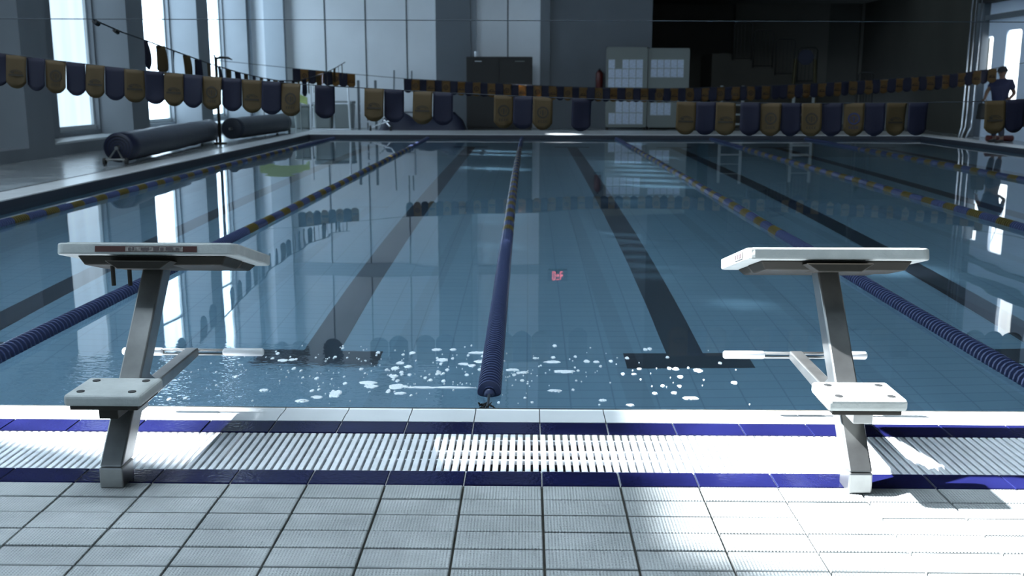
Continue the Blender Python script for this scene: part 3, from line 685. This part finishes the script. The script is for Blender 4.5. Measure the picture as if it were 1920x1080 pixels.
# clock
r = empty('digital_clock', (bx(1048), D_BACK-.32, 4.32)); tag(r, 'digital clock with red glowing digits, seen mirrored in the water', 'clock')
MB().box((-.31, -.05, 0), (.31, .32, .27)).build('housing', M['black'], r, bevel=.01)
def seg(cx_, on, nm='digit'):
    e = MB(); w_, h2, t = .09, .17, .022; z0 = .05
    S = {'a': (-w_/2, z0+h2-t, w_/2, z0+h2), 'g': (-w_/2, z0+h2/2-t/2, w_/2, z0+h2/2+t/2), 'd': (-w_/2, z0, w_/2, z0+t), 'f': (-w_/2, z0+h2/2, -w_/2+t, z0+h2), 'b': (w_/2-t, z0+h2/2, w_/2, z0+h2), 'e': (-w_/2, z0, -w_/2+t, z0+h2/2), 'c': (w_/2-t, z0, w_/2, z0+h2/2)}
    for q in on: a, b_, c_, d_ = S[q]; e.box((cx_+a, -.056, b_), (cx_+c_, -.05, d_))
    e.build(nm, M['led'], r)
seg(-.12, 'abcdef'); seg(.0, 'ag', 'separator'); seg(.12, 'efgd')
# goal-like white frame, ladder racks
def wframe(px0, px1, pyt, Y, label, m, cat='frame', mid=(195,), deep=.5):
    x0, x1 = fx(px0, Y), fx(px1, Y); z1 = fz(pyt, Y)-ZS; r = empty('metal_frame', ((x0+x1)/2, Y, ZS)); tag(r, label, cat); hw = (x1-x0)/2
    for s in (-1, 1): MB().tube([(s*hw*1.05, 0, 0), (s*hw*.98, 0, z1)], .028, 8).build('upright', m, r, smooth=True)
    MB().tube([(-hw, 0, .03), (hw, 0, .03)], .028, 8).build('bottom_rail', m, r)
    for py in mid: zz = fz(py, Y)-ZS; MB().tube([(-hw, 0, zz), (hw, 0, zz)], .022, 8).build('cross_rail', m, r)
    for s in (-1, 1): MB().tube([(s*hw, 0, .03), (s*hw, deep, .03)], .02, 8).build('foot', m, r)
wframe(583, 654, 162, 29.6, 'white metal frame standing at the left end of the far deck', M['white'])
def rack(px0, px1, pyt, rungs, Y, label, m, mp):
    x0, x1 = fx(px0, Y), fx(px1, Y); z1 = fz(pyt, Y)-ZS; r = empty('ladder_rack', ((x0+x1)/2, Y, ZS)); tag(r, label, 'rack', 'racks on the far deck'); hw = (x1-x0)/2
    for s in (-1, 1): MB().box((s*hw-.035, -.03, 0), (s*hw+.035, .03, z1)).build('post', mp, r)
    for py in rungs: zz = fz(py, Y)-ZS; MB().box((-hw, -.025, zz-.025), (hw, .025, zz+.025)).build('rung', m, r)
rack(673, 705, 151, (196, 213, 229), 30.6, 'grey rack with pale rungs right of the white frame', M['white'], M['wall_grey'])
rack(1352, 1392, 160, (178, 196, 214, 232), 29.8, 'dim rack beside the notice boards, seen mirrored in the water', M['grey_plastic'], M['grey_plastic'])
rack(1487, 1524, 160, (178, 196, 214, 232), 29.8, 'dim rack farther from the notice boards, seen mirrored in the water', M['grey_plastic'], M['grey_plastic'])
for i, (px, py, lab) in enumerate(((738, 132, 'thin pole leaning on the far wall nearer the white frame'), (771, 133, 'thin pole leaning on the far wall nearer the cabinet'))):
    x = fx(px, 31.3); o = MB().tube([(x, 31.2, ZS), (x, 31.6, fz(py, 31.4))], .02, 8).build('leaning_pole', M['wall_grey']); tag(o, lab, 'pole', 'poles on the far wall')
# green mat draped, bins, cupboard, covered pile
X0, X1 = fx(482, 29.9), fx(576, 29.9); gm = MB(); N = 14; top = []; bot = []
for i in range(N+1):
    t = i/N; x = X0+(X1-X0)*t; z = .98+.22*t-.25*t*t+.1*math.sin(t*3); top.append((x, 29.9, z+.14*(1-t*.7))); bot.append((x, 29.9, z-.16-.1*(1-t)))
for i in range(N):
    gm.hull([top[i], top[i+1], bot[i+1], bot[i]], [(p[0], p[1]+.06, p[2]) for p in (top[i], top[i+1], bot[i+1], bot[i])])
gr = empty('foam_board', ((X0+X1)/2, 29.93, ZS)); tag(gr, 'curved lime green board on a stand beside the white frame', 'float')
o = gm.build('board', M['green'], gr); o.location = -gr.location
for s in (-.9, .9): MB().tube([(s*.6, 0, 0), (s*.6, 0, .95)], .02, 8).build('stand', M['grey_plastic'], gr)
def bin_(px0, px1, pyt, Y, label):
    x0, x1 = fx(px0, Y), fx(px1, Y); h_ = fz(pyt, Y)-ZS; r = empty('storage_bin', ((x0+x1)/2, Y, ZS)); tag(r, label, 'bin', 'bins along the far wall'); hw = (x1-x0)/2
    MB().hull([(-hw*.85, -.22, 0), (hw*.85, -.22, 0), (hw*.85, .22, 0), (-hw*.85, .22, 0)], [(-hw, -.28, h_*.9), (hw, -.28, h_*.9), (hw, .28, h_*.9), (-hw, .28, h_*.9)]).build('body', M['grey_plastic'], r, bevel=.06, seg=4)
    MB().box((-hw*1.02, -.29, h_*.9), (hw*1.02, .29, h_)).build('lid', M['grey_plastic'], r, bevel=.03, seg=3)
bin_(590, 624, 192, 30.6, 'grey storage bin behind the left half of the white frame'); bin_(627, 664, 190, 30.6, 'grey storage bin behind the right half of the white frame'); bin_(553, 584, 196, 31.0, 'grey storage bin left of the white frame')
x0, x1 = fx(756, 31), fx(779, 31); r = empty('white_cupboard', ((x0+x1)/2, 30.85, ZS)); tag(r, 'narrow white cupboard seen between two gold pennants', 'cupboard'); hw = (x1-x0)/2; h_ = fz(166, 31)-ZS
MB().box((-hw, -.2, 0), (hw, .2, h_)).build('body', M['white'], r, bevel=.01); MB().box((-hw+.02, -.22, .55), (hw-.02, -.2, h_-.03)).build('door', M['white'], r, bevel=.005); MB().box((-hw+.02, -.215, .48), (hw-.02, -.2, .52)).build('handle', M['wall_grey'], r)
x0, x1 = fx(712, 30.2), fx(874, 30.2); tp = MB(); N, K = 24, 8; rnd = random.Random(9)
for j in range(K+1):
    for i in range(N+1):
        t, u = i/N, j/K; e_ = min(1, min(t, 1-t)*9)**.5*min(1, min(u, 1-u)*5)**.5
        tp.v.append((x0+(x1-x0)*t, 29.75+.9*u, ZS+e_*(.42+.07*math.sin(t*9)+.05*math.sin(t*23+u*4))+.0))
for j in range(K):
    for i in range(N): tp.f.append((j*(N+1)+i, j*(N+1)+i+1, (j+1)*(N+1)+i+1, (j+1)*(N+1)+i)); tp.mi.append(0)
o = tp.build('tarpaulin_pile', M['tarp'], smooth=True); tag(o, 'low pile under dark blue tarpaulin left of the black cabinet', 'tarpaulin')
# small folded trolley in front of the pile
x = fx(712, 29.4); r = empty('hand_trolley', (x, 29.4, ZS)); tag(r, 'small metal trolley at the left end of the tarpaulin pile', 'trolley')
for xx in (-.28, .3): MB().tube([(xx-.02, 0, .08), (xx+.02, 0, .08)], .08, 14).build('wheel', M['rubber'], r)
MB().tube([(-.3, 0, .1), (.3, 0, .3), (.42, 0, .42)], .02, 8).tube([(-.3, .2, .1), (.3, .2, .3)], .02, 8).build('frame', M['chrome'], r); MB().tube([(.3, 0, .1), (.1, .05, .32), (-.05, 0, .45)], .02, 8).build('handle', M['chrome'], r)
# stairs with rail panels inside the recess
YR = 33.6
sb = MB()
for i, (pa, pb, pt) in enumerate(((1336, 1372, 100), (1372, 1411, 112), (1411, 1453, 126), (1453, 1494, 140), (1494, 1536, 154), (1536, 1580, 172))):
    sb.box((V(pa, 100, YR).x, YR+.05, ZS), (V(pb, 100, YR).x, YR+2.2, fz(pt, YR)))
struct(sb, 'stairs', M['wall_dark'])
for i, (pa, pb, pt, pb2) in enumerate(((1374, 1410, 42, 112), (1412, 1450, 57, 126), (1454, 1491, 73, 140), (1496, 1534, 89, 154), (1612, 1642, 134, 200))):
    a, b_ = V(pa+1, 100, YR).x, V(pb-1, 100, YR).x; z0, z1 = fz(pb2, YR), fz(pt, YR); r = empty('railing_panel', ((a+b_)/2, YR, z0)); hw = (b_-a)/2; hh = z1-z0
    lab = ['topmost of the stepped dark railings on the stairs', 'second from the top of the stepped dark stair railings', 'third from the top of the stepped dark stair railings', 'lowest of the stepped dark stair railings, beside the yellow stand', 'separate low dark railing right of the stairs'][i]
    tag(r, lab, 'railing', 'dark railings in the recess')
    MB().tube([(-hw, 0, 0 if i < 4 else -(z0-ZS)), (-hw, 0, hh-.08), (-hw+.08, 0, hh), (hw-.08, 0, hh), (hw, 0, hh-.08), (hw, 0, 0 if i < 4 else -(z0-ZS))], .022, 8).build('frame', M['black'], r, smooth=True)
    for q in range(1, 5): MB().tube([(-hw+2*hw*q/5, 0, .05), (-hw+2*hw*q/5, 0, hh)], .008, 6).build('bar', M['black'], r)
    MB().tube([(-hw, 0, .05), (hw, 0, .05)], .015, 6).build('bottom_rail', M['black'], r)
x = fx(1505, 33.0); r = empty('yellow_stand', (x, 33.0, ZS)); tag(r, 'dim yellow legged stand with a round dark blue panel below the stair railings', 'stand')
for s in (-1, 1): MB().tube([(s*.42, 0, 0), (s*.3, 0, fz(110, 33)-ZS)], .05, 8).build('leg', M['yellow'], r)
MB().box((-.36, -.05, .95), (.36, .05, 1.05)).build('cross_bar', M['yellow'], r); q = fz(107, 33)-ZS; MB().tube([(0, -.06, q), (0, -.01, q)], .24, 24).build('round_panel', M['tarp'], r)
# silver pipes at the right corner
for i, (px, lab) in enumerate(((1811, 'outermost silver pipe at the corner left of the bright wall'), (1818, 'middle silver pipe at the corner left of the bright wall'), (1829, 'silver pipe touching the bright right wall'))):
    p = V(px, 150, 26.6); o = MB().tube([(p.x-.12-.03*i, 26.45, ZS), (p.x-.03, 26.55, ZS+.25), (p.x, 26.6, .6), (p.x, 26.6, 5.2)], .02, 10).build('silver_pipe', M['chrome'], smooth=True); tag(o, lab, 'pipe', 'silver pipes in the right corner')

# ------------------------------------------------------------------ person on the right deck
PX, PY = 10.74, 23.7
pr = empty('person', (PX, PY, ZS), .6); tag(pr, 'person in black cap and navy shirt holding a dark bag on the right deck', 'person')
def skin(name, verts, edges, radii, m, parent, root=0, lvl=2):
    me = bpy.data.meshes.new(name); me.from_pydata(verts, edges, []); me.materials.append(m)
    o = bpy.data.objects.new(name, me); C.objects.link(o); o.parent = parent
    o.modifiers.new('skin', 'SKIN')
    if not me.skin_vertices: 
        bpy.context.view_layer.objects.active = o
    sv = me.skin_vertices[0].data
    for i, rr in enumerate(radii): sv[i].radius = rr if isinstance(rr, tuple) else (rr, rr)
    sv[root].use_root = True
    s_ = o.modifiers.new('sub', 'SUBSURF'); s_.levels = lvl; s_.render_levels = lvl
    for p in me.polygons: p.use_smooth = True
    return o
V_ = [(.06, 0, .88), (.03, 0, 1.02), (.02, 0, 1.2), (.08, 0, 1.36), (.07, 0, 1.44), (.05, 0, 1.50), (.05, 0, 1.58), (.04, 0, 1.64),   # pelvis..head
      (.05, -.10, .82), (-.04, -.12, .46), (.06, -.12, .08), (-.06, -.12, .035),        # near leg
      (.08, .10, .82), (.08, .14, .46), (.20, .14, .08), (.09, .14, .035),              # far leg
      (.08, -.18, 1.36), (.20, -.24, 1.12), (-.02, -.24, .98), (-.09, -.22, .96),       # near arm
      (.04, .18, 1.36), (-.14, .22, 1.16), (-.30, .16, 1.02), (-.36, .13, .99)]         # far arm
Ed = [(0, 1), (1, 2), (2, 3), (3, 4), (4, 5), (5, 6), (6, 7), (0, 8), (8, 9), (9, 10), (10, 11), (0, 12), (12, 13), (13, 14), (14, 15), (3, 16), (16, 17), (17, 18), (18, 19), (3, 20), (20, 21), (21, 22), (22, 23)]
Ra = [(.13, .16), (.12, .145), (.13, .16), (.12, .165), .065, .06, (.10, .085), (.08, .07), .095, .06, .04, .035, .095, .06, .04, .035, .06, .045, .032, .03, .06, .045, .032, .03]
body = skin('body', V_, Ed, Ra, M['skin'], pr)
def hand(px, py, pz, sx__):
    for q in range(4):
        y = py-.03+q*.02; L = (.07, .08, .075, .06)[q]
        skin('finger', [(px, y, pz), (px-L*.5*sx__, y, pz-.02), (px-L*.8*sx__, y, pz-.05)], [(0, 1), (1, 2)], [.011, .009, .008], M['skin'], body, 0, 1)
    skin('thumb', [(px+.03, py-.04, pz), (px, py-.065, pz-.02), (px-.03, py-.06, pz-.03)], [(0, 1), (1, 2)], [.012, .01, .009], M['skin'], body, 0, 1)
hand(-.11, -.22, .955, 1); hand(-.38, .13, .985, 1)
skin('shirt', [(.06, 0, .92), (.03, 0, 1.04), (.02, 0, 1.2), (.08, 0, 1.38), (.09, 0, 1.43), (.08, -.19, 1.37), (.16, -.225, 1.2), (.04, .19, 1.37), (-.07, .215, 1.22)], [(0, 1), (1, 2), (2, 3), (3, 4), (3, 5), (5, 6), (3, 7), (7, 8)], [(.19, .20), (.19, .19), (.21, .20), (.19, .215), .09, .085, .075, .085, .075], M['shirt'], pr)
skin('trousers', [(.06, 0, .93), (.06, 0, .84), (.05, -.10, .80), (-.035, -.12, .48), (.04, -.12, .14), (.08, .10, .80), (.08, .14, .48), (.17, .14, .14)], [(0, 1), (1, 2), (2, 3), (3, 4), (1, 5), (5, 6), (6, 7)], [(.155, .18), (.15, .18), .12, .085, .065, .12, .085, .065], M['trousers'], pr)
for (x, y) in ((-.0, -.12), (.14, .14)):
    MB().hull([(x-.17, y-.045, 0), (x+.1, y-.04, 0), (x+.1, y+.04, 0), (x-.17, y+.045, 0)], [(x-.13, y-.035, .06), (x+.09, y-.035, .1), (x+.09, y+.035, .1), (x-.13, y+.035, .06)]).build('shoe', M['black'], pr, bevel=.015, seg=3)
cp_ = MB().tube([(.045, 0, 1.60), (.045, 0, 1.66), (.05, 0, 1.71), (.05, 0, 1.73)], [.112, .108, .07, .01], 18).hull([(-.035, -.08, 1.605), (-.175, -.06, 1.59), (-.175, .06, 1.59), (-.035, .08, 1.605)], [(-.035, -.08, 1.62), (-.175, -.06, 1.60), (-.175, .06, 1.60), (-.035, .08, 1.62)]); cp_.build('cap', M['cap'], pr, smooth=False)
MB().hull([(-.075, -.016, 1.55), (-.075, .016, 1.55), (-.045, .012, 1.59), (-.045, -.012, 1.59)], [(-.03, -.02, 1.545), (-.03, .02, 1.545), (-.03, .012, 1.59), (-.03, -.012, 1.59)]).build('nose', M['skin'], body)
for s in (-1, 1):
    MB().tube([(-.052, s*.033, 1.592), (-.04, s*.033, 1.592)], .012, 8).build('eye', M['black'], body); MB().tube([(.055, s*.08, 1.58), (.065, s*.095, 1.585)], .026, 10).build('ear', M['skin'], body)
MB().box((-.052, -.022, 1.535), (-.035, .022, 1.541)).build('mouth', M['label_red'], body)
# dark bag held in front
bg = empty('shoulder_bag', (PX-.37, PY-.12, ZS+.54)); tag(bg, 'black bag held low in front of the person in navy', 'bag')
MB().hull([(-.13, -.12, 0), (.13, -.12, 0), (.13, .14, 0), (-.13, .14, 0)], [(-.1, -.1, .36), (.12, -.1, .36), (.12, .12, .36), (-.1, .12, .36)]).build('body', M['black'], bg, bevel=.04, seg=3)
MB().tube([(-.06, -.0, .35), (-.04, .06, .43), (.0, .11, .45), (.06, .1, .36)], .012, 6).build('strap', M['black'], bg)
o = MB().tube([(0, 0, .075), (.02, 0, .075), (.62, .0, .075), (.64, 0, .075)], [.05, .075, .075, .05], 12).build('rolled_mat', M['red'], smooth=True, loc=(PX+.05, PY+.6, ZS)); tag(o, 'dark red roll lying on the right deck behind the person\'s feet', 'roll')

# ------------------------------------------------------------------ foam on the water
fm = MB(); rnd = random.Random(11)
def blob(px, py, wpx, hpx, seed):
    p = G(px, py, ZW); q = G(px+wpx/2, py, ZW); q2 = G(px, py-hpx/2, ZW); a = abs(q.x-p.x); b_ = abs(q2.y-p.y); rr = random.Random(seed); N = 12 if wpx < 14 else 22
    rad = [1+rr.uniform(-.22, .22) for _ in range(N)]
    lo = [(p.x+a*rad[i]*math.cos(2*math.pi*i/N), p.y+b_*rad[i]*math.sin(2*math.pi*i/N), ZW+.0005) for i in range(N)]
    hi = [(p.x+a*.8*rad[i]*math.cos(2*math.pi*i/N), p.y+b_*.8*rad[i]*math.sin(2*math.pi*i/N), ZW+.004) for i in range(N)]
    fm.hull(lo, hi)
big = [(690, 718, 32, 6), (696, 725, 26, 6), (745, 725, 34, 9), (790, 727, 60, 3), (850, 727, 90, 2.6), (628, 739, 22, 14), (566, 752, 24, 6), (829, 675, 24, 6), (895, 662, 36, 4), (918, 660, 26, 4), (1036, 679, 30, 4), (1058, 697, 42, 5), (1040, 733, 28, 4), (1294, 747, 30, 5), (1267, 692, 13, 5), (1309, 695, 16, 6), (1276, 707, 12, 5), (1377, 718, 12, 5), (1264, 737, 12, 4), (740, 691, 16, 6), (765, 688, 14, 5), (750, 681, 16, 5), (819, 656, 18, 4), (849, 656, 12, 4), (773, 662, 12, 4), (739, 706, 14, 6), (823, 699, 8, 6), (530, 676, 18, 4), (470, 660, 14, 4), (547, 675, 12, 4), (595, 745, 22, 5), (495, 732, 18, 5), (870, 683, 20, 4), (905, 678, 30, 6), (960, 694, 26, 4), (983, 699, 16, 4), (750, 738, 22, 4), (1100, 678, 12, 5), (1118, 679, 12, 4), (1182, 760, 16, 4), (1130, 751, 14, 4), (1199, 692, 10, 3), (1189, 702, 10, 3), (1228, 738, 10, 4), (885, 686, 14, 5), (1003, 672, 10, 3), (728, 734, 8, 8)]
for i, b_ in enumerate(big): blob(*b_, i)
for i in range(300):
    if rnd.random() < .72: x = rnd.gauss(760, 190); y = rnd.triangular(640, 762, 700)
    else: x = rnd.uniform(420, 1480); y = rnd.triangular(645, 762, 690)
    if x < 300 or x > 1500: continue
    s = rnd.choice((2, 2, 2.5, 3, 3, 4, 6, 8)); blob(x, y, s, s*.55, i+100)
fo = fm.build('water_foam', M['foam']); tag(fo, 'scattered white foam flecks floating near the pool edge', 'foam', kind='stuff')
